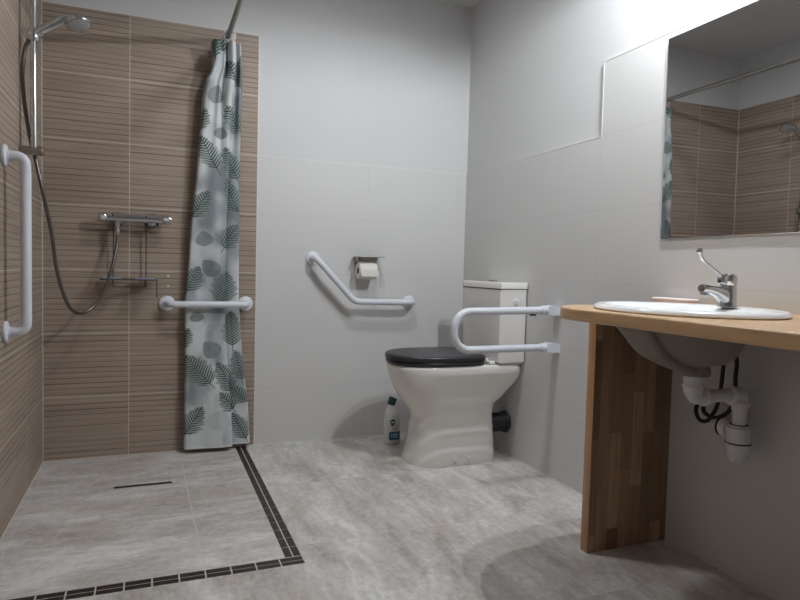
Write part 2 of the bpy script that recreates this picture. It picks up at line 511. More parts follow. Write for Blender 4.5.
FL = [(0.0, 0.001), (0.036, 0.001), (0.0375, 0.004), (0.0365, 0.009), (0.031, 0.0125), (0.021, 0.014), (0.019, 0.02), (0.0, 0.02)]
def grab_bar(label, flanges, path, r, base, seams=(), fr=0.045):
    t = thing('grab_bar', label, 'grab bar', base)
    b = B(); tube(b, fillet(path, fr, 10), r, 20); o = obj('tube', b, M['white_metal'], t)
    for p, ax in flanges:
        b = B(); lathe(b, FL, p, ax); obj('wall_flange', b, M['white_metal'], t)
    for p, ax in seams:
        b = B(); torus(b, p, ax, r - 0.0006, 0.0015, 24, 6); obj('joint_ring', b, M['white_metal'], t)
    return t
grab_bar('vertical white grab bar on the left shower wall', [((0, -0.8, 1.288), (1, 0, 0)), ((0, -0.8, 0.692), (1, 0, 0))],
         [(0.006, -0.8, 1.288), (0.066, -0.8, 1.288), (0.066, -0.8, 0.692), (0.006, -0.8, 0.692)], 0.0172, (0.0, -0.8, 0.692),
         [((0.066, -0.8, 1.235), (0, 0, 1)), ((0.066, -0.8, 0.745), (0, 0, 1))])
grab_bar('short horizontal white grab bar across the leaf-print curtain', [((0.537, 0, 0.742), (0, -1, 0)), ((0.914, 0, 0.742), (0, -1, 0))],
         [(0.537, -0.006, 0.742), (0.537, -0.085, 0.742), (0.914, -0.085, 0.742), (0.914, -0.006, 0.742)], 0.0155, (0.537, 0.0, 0.742))
grab_bar('angled white grab bar below the toilet roll holder', [((1.262, 0, 0.985), (0, -1, 0)), ((1.82, 0, 0.752), (0, -1, 0))],
         [(1.262, -0.006, 0.985), (1.262, -0.082, 0.985), (1.476, -0.082, 0.759), (1.82, -0.082, 0.754), (1.82, -0.006, 0.752)], 0.0165, (1.262, 0.0, 0.985), (), 0.07)

# shower rail on the left wall
RX, RY = 0.049, -0.525
t = thing('shower_rail', 'chrome vertical shower rail on the left wall', 'shower rail', (0.0, RY, 1.35))
b = B(); tube(b, [(RX, RY, 1.335), (RX, RY, 2.17)], 0.0115, 18); obj('pole', b, M['chrome'], t)
for z in (1.352, 2.15):
    b = B(); tube(b, [(0.0, RY, z), (0.02, RY, z), (0.075, RY, z)], [0.017, 0.0155, 0.0155], 18)
    lathe(b, [(0, 0), (0.0155, 0), (0.0185, 0.004), (0.0185, 0.013), (0.014, 0.018), (0, 0.019)], (0.064, RY, z), (1, 0, 0), 18)
    obj('rail_bracket', b, M['steel'], t)
b = B(); lathe(b, [(0, -0.022), (0.017, -0.022), (0.02, -0.016), (0.02, 0.016), (0.017, 0.022), (0, 0.022)], (RX, RY, 1.782), (0, 0, 1), 20)
tube(b, [(RX + 0.012, RY, 1.786), (RX + 0.03, RY, 1.795)], [0.014, 0.016], 14)
obj('slider', b, M['chrome'], t)
# hand shower
t = thing('hand_shower', 'chrome hand shower with grey spray face on the rail slider', 'hand shower', (RX, RY, 1.782))
b = B()
pth = spline([(0.040, RY, 1.772), (0.07, RY - 0.002, 1.798), (0.105, RY - 0.004, 1.822), (0.14, RY - 0.005, 1.846), (0.165, RY - 0.005, 1.862)], 6)
rr = [0.0135 + 0.005 * math.sin(PI * i / (len(pth) - 1)) - 0.002 * i / (len(pth) - 1) for i in range(len(pth))]
tube(b, pth, rr, 16); obj('handle', b, M['chrome'], t)
b = B(); HA = Vector((0.22, -0.22, -0.95)).normalized(); HC = Vector((0.200, RY, 1.850))
lathe(b, [(0, -0.026), (0.02, -0.026), (0.036, -0.018), (0.046, -0.004), (0.048, 0.004), (0.046, 0.008), (0.0, 0.008)], HC, HA, 32); obj('head', b, M['chrome'], t)
b = B(); lathe(b, [(0, 0.006), (0.039, 0.006), (0.040, 0.009), (0.037, 0.0105), (0, 0.0105)], HC, HA, 32)
for k in range(14):
    a = 2 * PI * k / 14
    u = HA.cross(Vector((0, 0, 1))).normalized(); v = HA.cross(u)
    lathe(b, [(0.0018, 0.0), (0.0016, 0.0125), (0, 0.0127)], HC + (u * math.cos(a) + v * math.sin(a)) * 0.028, HA, 8)
obj('spray_face', b, M['spray'], t)
# hose
b = B()
hp = spline([(0.036, RY, 1.768), (0.022, RY + 0.005, 1.735), (0.014, RY + 0.01, 1.69), (0.010, RY + 0.02, 1.615), (0.018, RY + 0.02, 1.51), (0.034, RY + 0.02, 1.40), (0.052, RY + 0.02, 1.32),
             (0.080, RY + 0.03, 1.17), (0.092, -0.40, 1.04), (0.101, -0.36, 0.92), (0.118, -0.31, 0.815), (0.142, -0.25, 0.735), (0.178, -0.19, 0.708), (0.222, -0.15, 0.735),
             (0.268, -0.125, 0.811), (0.300, -0.10, 0.93), (0.3165, -0.075, 1.03), (0.318, -0.070, 1.088)], 8)
tube(b, hp, 0.0072, 12); t = obj('shower_hose', b, M['hose_metal'], base=(0.318, -0.07, 1.088)); tag(t, 'grey metal shower hose looping from the mixer to the hand shower', 'hose')
b = B(); lathe(b, [(0, 0), (0.009, 0), (0.011, 0.004), (0.011, 0.026), (0.0085, 0.034), (0, 0.034)], (0.3175, -0.0705, 1.062), (0, 0, 1), 16); obj('hose_nut', b, M['chrome'], t)

# thermostatic mixer
MZ, MY = 1.145, -0.07
t = thing('shower_mixer', 'chrome thermostatic bar mixer on the wood-tiled back wall', 'mixer tap', (0.39, 0.0, MZ))
b = B(); tube(b, [(0.285, MY, MZ), (0.50, MY, MZ)], 0.0205, 24)
lathe(b, [(0, -0.03), (0.0115, -0.03), (0.012, 0.0), (0, 0)], (0.318, MY, MZ - 0.016), (0, 0, 1), 16)
obj('body', b, M['chrome'], t)
for x0, x1 in ((0.234, 0.2845), (0.5005, 0.552)):
    b = B(); s = 1 if x1 > 0.4 else -1
    o_ = (x0 if s > 0 else x1, MY, MZ)
    lathe(b, [(0, 0), (0.0215, 0), (0.0222, 0.003), (0.0222, 0.012), (0.020, 0.014), (0.0215, 0.016), (0.0215, 0.045), (0.019, 0.0505), (0, 0.0515)], o_, (s, 0, 0), 24)
    k = obj('knob', b, M['chrome'], t)
    b = B(); xc = (x0 + x1) / 2 + 0.003
    bx(b, xc - 0.012, xc + 0.012, MY - 0.0232, MY - 0.0195, MZ - 0.0055, MZ + 0.0055, 0.0008); obj('marking_plate', b, M['grey_label'], k)
for x in (0.318, 0.468):
    b = B(); lathe(b, [(0, 0), (0.032, 0), (0.033, 0.004), (0.03, 0.012), (0.018, 0.02), (0.016, 0.03), (0.016, 0.06), (0, 0.06)], (x, 0, MZ), (0, -1, 0), 24); obj('wall_connector', b, M['chrome'], t)
b = B(); lathe(b, [(0, 0), (0.014, 0), (0.014, -0.012), (0.011, -0.014), (0, -0.014)], (0.462, MY, MZ - 0.0185), (0, 0, 1), 16); obj('check_valve_nut', b, M['chrome'], t)
b = B(); lathe(b, [(0, 0), (0.006, 0), (0.006, -0.012), (0, -0.013)], (0.49, MY, MZ - 0.019), (0, 0, 1), 12); obj('stop_button', b, M['black'], t)

# wire caddy hanging from the mixer
t = thing('shower_caddy', 'thin wire soap caddy hanging below the shower mixer', 'soap rack', (0.39, -0.03, 0.855))
b = B(); w = 0.0026
for x in (0.298, 0.441):
    tube(b, fillet([(x, -0.105, MZ + 0.01), (x, -0.070, MZ + 0.0245), (x, -0.032, MZ + 0.02), (x, -0.028, 0.86), (x, -0.028, 0.822)], 0.012, 5), w, 8)
tube(b, fillet([(0.298, -0.028, 0.822), (0.441, -0.028, 0.822)], 0.01), w, 8)
tube(b, fillet([(0.248, -0.02, 0.858), (0.490, -0.02, 0.858), (0.490, -0.115, 0.858), (0.248, -0.115, 0.858), (0.248, -0.02, 0.858)], 0.014, 5), w * 1.2, 8)
tube(b, fillet([(0.300, -0.10, 0.858), (0.300, -0.10, 0.824), (0.436, -0.10, 0.824), (0.436, -0.10, 0.858)], 0.014, 5), w, 8)
for x in (0.335, 0.40):
    tube(b, [(x, -0.02, 0.858), (x, -0.115, 0.858)], w * 0.8, 8)
obj('wire_frame', b, M['dark_steel'], t)
b = B(); tube(b, fillet([(0.489, -0.112, 0.856), (0.4895, -0.114, 0.80), (0.4895, -0.114, 0.782), (0.4895, -0.096, 0.776)], 0.008, 4), w, 8); obj('hook', b, M['dark_steel'], t)
for x0, x1 in ((0.256, 0.335), (0.395, 0.484)):
    b = B(); bx(b, x0, x1, -0.110, -0.03, 0.8605, 0.867, 0.0028, 3); obj('soap_plate', b, M['plate'], t)
# two screw plugs left in the tiles beside the caddy
for z, lab in ((0.876, 'small white wall plug left of the curtain, the upper one'), (0.827, 'small white wall plug left of the curtain, the lower one')):
    b = B(); lathe(b, [(0, 0), (0.0055, 0), (0.005, 0.002), (0.002, 0.003), (0, 0.003)], (0.541, 0, z), (0, -1, 0), 14)
    tag(obj('wall_plug', b, M['plastic_white'], base=(0.541, 0, z)), lab, 'wall plug', 'wall plugs in the shower tiles')

# curtain rod: from the back wall towards the room, then across to the left wall
RODX, RODZ = 0.805, 2.043
t = thing('curtain_rod', 'grey metal shower curtain rod under the ceiling', 'curtain rod', (RODX, 0.0, RODZ))
b = B(); tube(b, fillet([(RODX, -0.002, RODZ), (RODX, -1.335, RODZ), (0.002, -1.335, RODZ)], 0.09, 10), 0.0122, 18); obj('rod', b, M['steel'], t)
for p, ax in (((RODX, 0, RODZ), (0, -1, 0)), ((0, -1.335, RODZ), (1, 0, 0))):
    b = B(); lathe(b, [(0, 0), (0.027, 0), (0.027, 0.004), (0.017, 0.012), (0.0155, 0.02), (0, 0.02)], p, ax, 22); obj('wall_flange', b, M['steel'], t)

# curtain ------------------------------------------------------------
EDGE = [(2.03, 0.74, 0.862), (1.998, 0.725, 0.869), (1.928, 0.733, 0.872), (1.879, 0.726, 0.875), (1.829, 0.701, 0.876), (1.732, 0.688, 0.877), (1.587, 0.68, 0.876), (1.539, 0.676, 0.875),
        (1.346, 0.664, 0.876), (1.2, 0.646, 0.876), (1.054, 0.638, 0.876), (0.957, 0.635, 0.877), (0.762, 0.617, 0.879), (0.566, 0.619, 0.892), (0.369, 0.62, 0.912), (0.221, 0.617, 0.931), (0.024, 0.618, 0.943)]
LOW = [(0, .2), (.012, .72), (.08, .86), (.25, .9), (.42, .98), (.58, .96), (.69, .92), (.715, .7), (.69, .45), (.71, .35), (.78, .44), (.88, .5), (.97, .45), (1, .12)]
TOP = [(0, .3), (.05, .75), (.16, .85), (.3, .72), (.40, .8), (.46, .5), (.50, .45), (.56, .85), (.66, 1.0), (.76, .85), (.79, .5), (.84, .45), (.92, .7), (1, .3)]
LEAF = [(0.757, 1.406, 0.68, 1.559, 0.038, 1), (0.858, 1.365, 0.789, 1.511, 0.038, 1), (0.864, 1.203, 0.8, 1.361, 0.038, 1), (0.651, 1.166, 0.725, 1.297, 0.038, 1), (0.713, 1.028, 0.698, 1.101, 0.029, 0), (0.794, 1.021, 0.865, 1.143, 0.043, 1), (0.769, 1.548, 0.778, 1.607, 0.022, 0), (0.833, 1.827, 0.794, 1.927, 0.029, 1), (0.744, 1.714, 0.753, 1.802, 0.026, 0), (0.869, 1.597, 0.796, 1.706, 0.043, 1), (0.68, 1.587, 0.707, 1.686, 0.029, 1), (0.867, 1.802, 0.865, 1.957, 0.029, 1), (0.792, 0.753, 0.814, 0.908, 0.053, 1), (0.631, 0.806, 0.686, 0.929, 0.038, 1), (0.767, 0.887, 0.7, 0.959, 0.029, 0), (0.848, 0.532, 0.836, 0.708, 0.043, 1), (0.771, 0.483, 0.708, 0.555, 0.031, 0), (0.61, 0.527, 0.642, 0.625, 0.029, 1), (0.679, 0.654, 0.669, 0.708, 0.024, 0), (0.738, 0.349, 0.62, 0.492, 0.048, 1), (0.845, 0.303, 0.766, 0.458, 0.038, 1), (0.894, 0.357, 0.858, 0.511, 0.034, 1), (0.92, 0.243, 0.84, 0.324, 0.034, 1), (0.856, 0.206, 0.782, 0.301, 0.034, 1), (0.627, 0.1, 0.706, 0.235, 0.043, 1), (0.918, 0.052, 0.852, 0.191, 0.034, 1), (0.849, 0.022, 0.808, 0.117, 0.029, 2), (0.65, 1.282, 0.636, 1.368, 0.034, 2), (0.72, 1.253, 0.75, 1.133, 0.038, 2), (0.668, 0.242, 0.682, 0.341, 0.043, 2), (0.765, 0.11, 0.798, 0.209, 0.043, 2), (0.711, 0.763, 0.76, 0.613, 0.038, 2), (0.689, 0.614, 0.641, 0.762, 0.034, 2), (0.701, 1.829, 0.723, 1.927, 0.024, 1), (0.779, 1.959, 0.751, 2.017, 0.029, 1), (0.745, 1.93, 0.735, 2.02, 0.025, 1)]
def build_curtain():
    NZ, NU = 640, 150
    ez = np.array([e[0] for e in EDGE])[::-1]; el = np.array([e[1] for e in EDGE])[::-1]; er = np.array([e[2] for e in EDGE])[::-1]
    zs = np.linspace(0.024, 2.004, NZ)
    L = np.interp(zs, ez, el); R = np.interp(zs, ez, er)
    ker = np.ones(9) / 9
    L = np.convolve(np.pad(L, 4, 'edge'), ker, 'valid'); R = np.convolve(np.pad(R, 4, 'edge'), ker, 'valid')
    def curve(ctrl):
        pts = spline([(a, d, 0) for a, d in ctrl], 24)
        p = np.array([(q.x, q.y) for q in pts])
        s = np.concatenate([[0], np.cumsum(np.hypot(np.diff(p[:, 0]) * 0.26, np.diff(p[:, 1]) * 0.05))]); s /= s[-1]
        tt = np.linspace(0, 1, NU)
        return np.stack([np.interp(tt, s, p[:, 0]), np.interp(tt, s, p[:, 1])], 1)
    lo, hi = curve(LOW), curve(TOP)
    w = np.clip((zs - 1.30) / (1.86 - 1.30), 0, 1); w = w * w * (3 - 2 * w)
    A = lo[None, :, 0] * (1 - w)[:, None] + hi[None, :, 0] * w[:, None]
    D = lo[None, :, 1] * (1 - w)[:, None] + hi[None, :, 1] * w[:, None]
    amp = np.interp(zs, [0.02, 0.5, 0.742, 1.0, 1.6, 1.9, 2.03], [0.065, 0.055, 0.040, 0.055, 0.085, 0.11, 0.12])
    back = np.interp(zs, [0.02, 0.742, 1.9, 2.03], [0.014, 0.012, 0.03, 0.045])
    X = L[:, None] + A * (R - L)[:, None]
    Y = -(back[:, None] + D * amp[:, None])
    # small wrinkles
    Zg = np.repeat(zs[:, None], NU, 1)
    Y += 0.004 * np.sin(6 * Zg + 5 * A) * np.sin(5 * A + 2 * Zg) + 0.002 * np.sin(15 * Zg - 6 * A + 1.0)
    Y = np.minimum(Y, -0.006)
    near = np.exp(-((zs - 0.742) / 0.06) ** 2)[:, None]
    Y = np.where(near > 0.2, np.maximum(Y, -0.062), Y)
    co = np.stack([X, Y, Zg], 2).reshape(-1, 3)
    # fabric coordinate: arc length rescaled to the hanging width
    ds = np.hypot(np.diff(X, axis=1), np.diff(Y, axis=1)); arc = np.concatenate([np.zeros((NZ, 1)), np.cumsum(ds, 1)], 1)
    U = L[:, None] + arc / arc[:, -1:] * (R - L)[:, None]
    U = 0.75 * X + 0.25 * U
    Zp = Zg
    rng = np.random.RandomState(3)
    def vnoise(sx, sz, seed):
        r = np.random.RandomState(seed).rand(64, 64)
        u = (U * sx) % 63; v = (Zp * sz) % 63
        iu = u.astype(int); iv = v.astype(int); fu = u - iu; fv = v - iv
        fu = fu * fu * (3 - 2 * fu); fv = fv * fv * (3 - 2 * fv)
        return (r[iu, iv] * (1 - fu) + r[iu + 1, iv] * fu) * (1 - fv) + (r[iu, iv + 1] * (1 - fu) + r[iu + 1, iv + 1] * fu) * fv
    n1 = 0.62 * vnoise(9, 6, 1) + 0.38 * vnoise(26, 15, 2)
    cA = np.array(lin((200, 204, 206))); cB = np.array(lin((124, 131, 135)))
    k = np.clip((n1 - 0.35) / 0.4, 0, 1)[..., None]
    C = cA * (1 - k) + cB * k
    n3 = vnoise(55, 50, 5)
    for bx_, bz, tx, tz, hw, kind in sorted(LEAF, key=lambda q: -q[5]):
        ln = math.hypot(tx - bx_, tz - bz); ax, az = (tx - bx_) / ln, (tz - bz) / ln
        du, dz = U - bx_, Zp - bz
        s = (du * ax + dz * az) / ln
        q = (du * -az + dz * ax)
        prof = 1.45 * hw * np.power(np.clip(np.sin(np.clip(s, 0, 1) ** 0.70 * PI), 0, 1), 0.7)
        ins = np.clip((prof - np.abs(q)) / 0.004, 0, 1) * ((s > 0) & (s < 1))
        if kind == 1:
            # feathery frond: leaflets swept towards the tip, longer and shorter at the margin
            ph = (s * ln - np.abs(q) * 0.68) / 0.0135
            wave = np.sin(ph * 2 * PI)
            jag = 0.88 + 0.12 * np.sin(np.floor(ph) * 2.4 + bx_ * 90)
            ins = np.clip((prof * jag - np.abs(q)) / 0.005, 0, 1) * ((s > 0) & (s < 1))
            m_ = np.clip(wave * 1.5 + 1.3, 0, 1) * ins
            m_ = np.maximum(m_, np.clip((0.0024 - np.abs(q)) / 0.0012, 0, 1) * ((s > -0.2) & (s < 0.97)))
            m_ = m_ * np.clip(1.25 - 0.55 * np.abs(q) / hw + 0.25 * (n3 - 0.5), 0, 1)
            g = np.array(lin((36, 54, 49))) * (1 - n3[..., None]) + np.array(lin((72, 94, 88))) * n3[..., None]
            C = C * (1 - 0.4 * ins[..., None]) + np.array(lin((168, 182, 179))) * 0.4 * ins[..., None]
        elif kind == 0:
            wave = np.sin((s * ln - np.abs(q) * 0.6) * 2 * PI / 0.011)
            m_ = ins * (0.72 + 0.14 * wave)
            g = np.array(lin((78, 94, 92))) * (1 - n3[..., None]) + np.array(lin((108, 122, 120))) * n3[..., None]
        else:
            wave = np.sin((s * ln - np.abs(q) * 0.7) * 2 * PI / 0.013)
            m_ = ins * (0.36 + 0.12 * wave) * np.clip(n1 * 1.8, 0, 1)
            g = np.array(lin((120, 132, 136))) * np.ones_like(C)
        C = C * (1 - m_[..., None]) + g * m_[..., None]
    hem = np.clip((0.034 - Zp) / 0.002, 0, 1)[..., None]
    C = C * (1 - 0.6 * hem) + np.array(lin((226, 228, 230))) * 0.6 * hem
    me = bpy.data.meshes.new('shower_curtain')
    base = np.array([0.76, 0.0, 0.024])
    idx = np.arange(NZ * NU).reshape(NZ, NU)
    quads = np.stack([idx[:-1, :-1], idx[:-1, 1:], idx[1:, 1:], idx[1:, :-1]], 2).reshape(-1, 4)
    me.from_pydata((co - base).tolist(), [], quads.tolist())
    ca = me.color_attributes.new('print', 'FLOAT_COLOR', 'POINT')
    ca.data.foreach_set('color', np.concatenate([C.reshape(-1, 3), np.ones((NZ * NU, 1))], 1).astype(np.float32).ravel())
    me.materials.append(M['curtain']); me.shade_smooth()
    o = bpy.data.objects.new('shower_curtain', me); COL.objects.link(o); o.location = base
    return tag(o, 'gathered white shower curtain with green palm leaf print', 'shower curtain')
cur = build_curtain()
for i, (y, tl) in enumerate([(-0.045, .2), (-0.06, -.25), (-0.074, .3), (-0.09, -.1), (-0.104, .35), (-0.121, -.3), (-0.138, .15), (-0.152, .4)]):
    b = B(); torus(b, (RODX + 0.003 * (-1) ** i, y, RODZ - 0.013), (tl, 1, 0.12 * (-1) ** i), 0.0265, 0.0021, 24, 7)
    obj('ring', b, M['plastic_white'], cur)

# ------------------------------------------------------------------ toilet corner
YC = -0.485
def dsec(z, xf, xr, hw, n=56, nf=2.2, nr=5.0, k=1.15):
    xc = min(xf + hw * k, (xf + xr) / 2 + 0.06)
    out = []
    for i in range(n):
        a = 2 * PI * i / n
        c, s = math.cos(a), math.sin(a)
        e = nr if c > 0 else nf
        X = math.copysign(abs(c) ** (2 / e), c); Yv = math.copysign(abs(s) ** (2 / e), s)
        out.append((xc + X * ((xr - xc) if c > 0 else (xc - xf)), YC + Yv * hw, z))
    return out
t = thing('toilet', 'white close-coupled toilet with dark grey seat against the right wall', 'toilet', (1.85, YC, 0.0))
SECS = [(0.0, 1.622, 2.068, .140), (0.012, 1.622, 2.068, .140), (0.03, 1.626, 2.068, .139), (0.05, 1.634, 2.067, .136), (0.08, 1.640, 2.066, .133), (0.105, 1.643, 2.065, .132), (0.125, 1.648, 2.064, .127), (0.15, 1.651, 2.063, .1255), (0.172, 1.652, 2.062, .125), (0.19, 1.656, 2.061, .120), (0.21, 1.657, 2.060, .120),
        (0.23, 1.655, 2.058, .122), (0.26, 1.641, 2.058, .13), (0.29, 1.614, 2.064, .139), (0.32, 1.591, 2.080, .149), (0.35, 1.572, 2.104, .159), (0.385, 1.554, 2.138, .170), (0.42, 1.541, 2.161, .178), (0.445, 1.533, 2.166, .183), (0.465, 1.528, 2.166, .185), (0.482, 1.527, 2.166, .182), (0.487, 1.532, 2.164, .178)]
b = B(); loft(b, [dsec(z, a, r_, h_, nf=2.15 + (0.5 if z < 0.2 else 0), nr=6.0 if z < 0.3 else 13.0) for z, a, r_, h_ in SECS]); pan = obj('pan', b, M['ceramic_wc'], t, angle=60)
def dlid(name, z0, z1, xf, xr, hw, rnd):
    b = B(); R = []
    for k in range(7):
        a = PI / 2 * k / 6
        ins = rnd * (1 - math.cos(a)) if True else 0
        R.append((z1 - rnd + rnd * math.sin(a), rnd * (1 - math.cos(a))))
    rings = [dsec(z0, xf + .003, xr - .002, hw - .003, 56, 2.15, 7.0, 1.2)] + [dsec(z0 + 0.003, xf, xr, hw, 56, 2.15, 7.0, 1.2)]
    rings += [dsec(z, xf + i_, xr - i_, hw - i_, 56, 2.15, 7.0, 1.2) for z, i_ in R]
    rings.append(dsec(z1 + 0.0015, xf + 0.06, xr - 0.04, hw - 0.06, 56, 2.15, 7.0, 1.2))
    loft(b, rings)
    return obj(name, b, M['seat'], t, angle=50)
dlid('seat', 0.4875, 0.5065, 1.522, 1.972, .186, .006)
dlid('lid', 0.5085, 0.535, 1.518, 1.976, .189, .012)
for y in (YC - 0.10, YC + 0.10):
    b = B(); bx(b, 1.975, 2.004, y - 0.022, y + 0.022, 0.4865, 0.512, 0.006, 3); obj('seat_hinge', b, M['plastic_white'], t)
b = B(); bx(b, 1.980, 2.010, YC - 0.176, YC - 0.128, 0.4865, 0.506, 0.006, 3); obj('hinge_cap', b, M['ceramic_wc'], t)
# cistern
CX0, CX1, CY0, CY1 = 2.014, 2.163, -0.682, -0.300
def cring(z, x0, x1, y0, y1, r=0.012, n=4):
    out = []
    for cx, cy, a0 in ((x1 - r, y1 - r, 0), (x0 + r, y1 - r, 90), (x0 + r, y0 + r, 180), (x1 - r, y0 + r, 270)):
        for k in range(n + 1):
            a = math.radians(a0 + 90 * k / n); out.append((cx + r * math.cos(a), cy + r * math.sin(a), z))
    return out
b = B(); loft(b, [cring(0.488, CX0 + .022, CX1, CY0 + .02, CY1 - .02), cring(0.5, CX0 + .004, CX1, CY0 + .004, CY1 - .004), cring(0.52, CX0 + .002, CX1, CY0 + .001, CY1 - .001), cring(0.70, CX0, CX1, CY0, CY1), cring(0.853, CX0 - .002, CX1, CY0 - .002, CY1 + .002)])
cis = obj('cistern', b, M['ceramic_wc'], t)
b = B(); bx(b, CX0 - 0.004, CX1 + 0.001, CY0 + 0.0, CY1 - 0.0, 0.852, 0.857)
o = obj('lid_gasket', b, M['black'], cis, smooth=False)
b = B(); loft(b, [cring(0.857, CX0 - .006, CX1 + .002, CY0 - .006, CY1 + .006), cring(0.882, CX0 - .007, CX1 + .002, CY0 - .007, CY1 + .007), cring(0.888, CX0 - .003, CX1 - .002, CY0 - .003, CY1 + .003)])
obj('cistern_lid', b, M['ceramic_wc'], cis)
b = B(); lathe(b, [(0, 0), (0.027, 0), (0.027, 0.004), (0.023, 0.008), (0.012, 0.009), (0, 0.009)], (2.082, YC, 0.888), (0, 0, 1), 26); obj('flush_button', b, M['chrome'], cis)
b = B(); lathe(b, [(0, 0), (0.0165, 0), (0.0165, 0.004), (0.0135, 0.007), (0, 0.0075)], (2.102, CY0 - 0.0005, 0.793), (0, -1, 0), 24); obj('inlet_cap', b, M['plastic_white'], cis)
for x in (1.826, 1.902):
    b = B(); lathe(b, [(0, -0.004), (0.0115, -0.004), (0.0115, 0.004), (0.009, 0.009), (0, 0.0105)], (x, YC - 0.1405, 0.027), (0, -1, 0.15), 20); obj('bolt_cap', b, M['plastic_white'], t)
# waste pipe
t = thing('waste_pipe', 'dark wrapped waste pipe between toilet back and right wall', 'pipe', (2.1, -0.47, 0.165))
b = B(); PYC, PZC = -0.515, 0.168
prof = [(0, 0), (0.047, 0), (0.047, 0.01)]
h = 0.012
while h < 0.080:
    prof += [(0.049, h), (0.049, h + 0.004), (0.0465, h + 0.006)]; h += 0.008
prof += [(0.047, 0.088), (0.047, 0.1052), (0, 0.1052)]
lathe(b, prof, (2.0625, PYC, PZC), (1, 0, 0), 28); obj('pipe', b, M['foil'], t, angle=30)
b = B(); lathe(b, [(0.046, 0.088), (0.0555, 0.088), (0.057, 0.092), (0.057, 0.100), (0.053, 0.1045), (0.046, 0.1045)], (2.0625, PYC, PZC), (1, 0, 0), 28); obj('wall_collar', b, M['foil'], t, angle=30)

# cleaner bottle
BX, BY = 1.672, -0.175
t = thing('cleaner_bottle', 'white toilet cleaner bottle with dark green cap behind the toilet', 'bottle', (BX, BY, 0.0))
t.rotation_euler = (0, 0, 0)
def ering(z, cx, cy, a, c, n=28, e=2.6):
    return [(cx + math.copysign(abs(math.cos(q)) ** (2 / e), math.cos(q)) * a, cy + math.copysign(abs(math.sin(q)) ** (2 / e), math.sin(q)) * c, z) for q in [2 * PI * i / n for i in range(n)]]
b = B(); loft(b, [ering(z, BX + dx, BY, a, c) for z, dx, a, c in ((0, 0, .040, .024), (.004, 0, .044, .028), (.02, 0, .045, .029), (.11, 0, .0445, .029), (.14, -.002, .043, .028), (.165, -.005, .036, .025), (.185, -.008, .026, .02), (.2, -.008, .018, .016), (.215, -.007, .015, .014))])
bd = obj('body', b, M['bottle'], t)
b = B(); R_ = Matrix.Rotation(math.radians(20), 4, 'Y'); c0 = Vector((BX - 0.004, BY, 0.230))
tb = bmesh.new(); bx(tb, -0.0185, 0.0185, -0.0165, 0.0165, -0.021, 0.021, 0.005, 3)
for v in tb.verts: v.co = R_ @ v.co + c0
merge(b, tb); obj('cap', b, M['green'], t)
yl = BY - 0.0293
def plate(bm, x0, x1, z0, z1, y=None, th=0.0006, mi=0):
    y = yl if y is None else y
    bx(bm, x0, x1, y - th, y + 0.002, z0, z1, mi=mi)
b = B(); plate(b, BX - .027, BX + .034, .026, .070); plate(b, BX - .014, BX - .010, .040, .058, yl - .0006, mi=1)
plate(b, BX - .004, BX + .024, .054, .059, yl - .0006, mi=1); plate(b, BX - .002, BX + .020, .046, .050, yl - .0006, mi=1); plate(b, BX - .004, BX + .022, .038, .041, yl - .0006, mi=1)
obj('blue_label', b, [M['label_blue'], M['label_pale']], t, smooth=False)
b = B()
lathe(b, [(0, -0.002), (0.0155, -0.002), (0.0155, 0.0006), (0, 0.0006)], (BX - 0.007, yl, 0.122), (0, -1, 0), 20)
plate(b, BX - .018, BX + .004, .1185, .1255, yl - .0008, mi=1)
plate(b, BX - .016, BX + .002, .101, .105); plate(b, BX + .012, BX + .018, .100, .106)
plate(b, BX - .008, BX + .018, .089, .092); plate(b, BX - .012, BX + .020, .079, .0815)
obj('front_print', b, [M['label_dark'], M['label_pale']], t, smooth=False)

# toilet paper
t = thing('toilet_roll_holder', 'steel toilet roll holder with flat cover on the back wall', 'toilet roll holder', (1.56, 0.0, 0.99))
b = B(); tb = bmesh.new(); bx(tb, 1.486, 1.634, -0.105, -0.002, 0.9985, 1.001, 0.001)
merge(b, tb); tube(b, [(1.488, -0.105, 1.0), (1.634, -0.105, 1.0)], 0.0028, 10)
obj('cover_plate', b, M['steel'], t)
b = B(); bx(b, 1.50, 1.60, -0.006, 0.0, 0.955, 0.9985, 0.001); obj('back_plate', b, M['steel'], t, smooth=False)
b = B(); bx(b, 1.493, 1.497, -0.068, -0.002, 0.972, 0.9985, 0.001); obj('side_cheek', b, M['steel'], t, smooth=False)
b = B(); tube(b, fillet([(1.617, -0.004, 0.936), (1.617, -0.058, 0.936), (1.497, -0.058, 0.932)], 0.01, 5), 0.0035, 12)
lathe(b, [(0, 0), (0.02, 0), (0.02, 0.003), (0, 0.003)], (1.617, 0, 0.936), (0, -1, 0), 20)
obj('arm', b, M['chrome'], t)
b = B(); RC = (1.498, -0.058, 0.9245)
lathe(b, [(0.0185, 0), (0.044, 0), (0.046, 0.002), (0.046, 0.096), (0.044, 0.098), (0.0185, 0.098), (0.0185, 0)], RC, (1, 0, 0), 36)
tb = bmesh.new(); bx(tb, 1.505, 1.601, -0.1045, -0.1033, 0.895, 0.926); merge(b, tb)
r_ = obj('toilet_roll', b, M['paper'], base=(1.553, -0.058, 0.9245)); tag(r_, 'white toilet paper roll on the steel holder', 'toilet paper')
b = B(); lathe(b, [(0.0165, 0.0005), (0.0185, 0.0005), (0.0185, 0.0975), (0.0165, 0.0975), (0.0165, 0.0005)], RC, (1, 0, 0), 28); obj('cardboard_core', b, M['card'], r_)

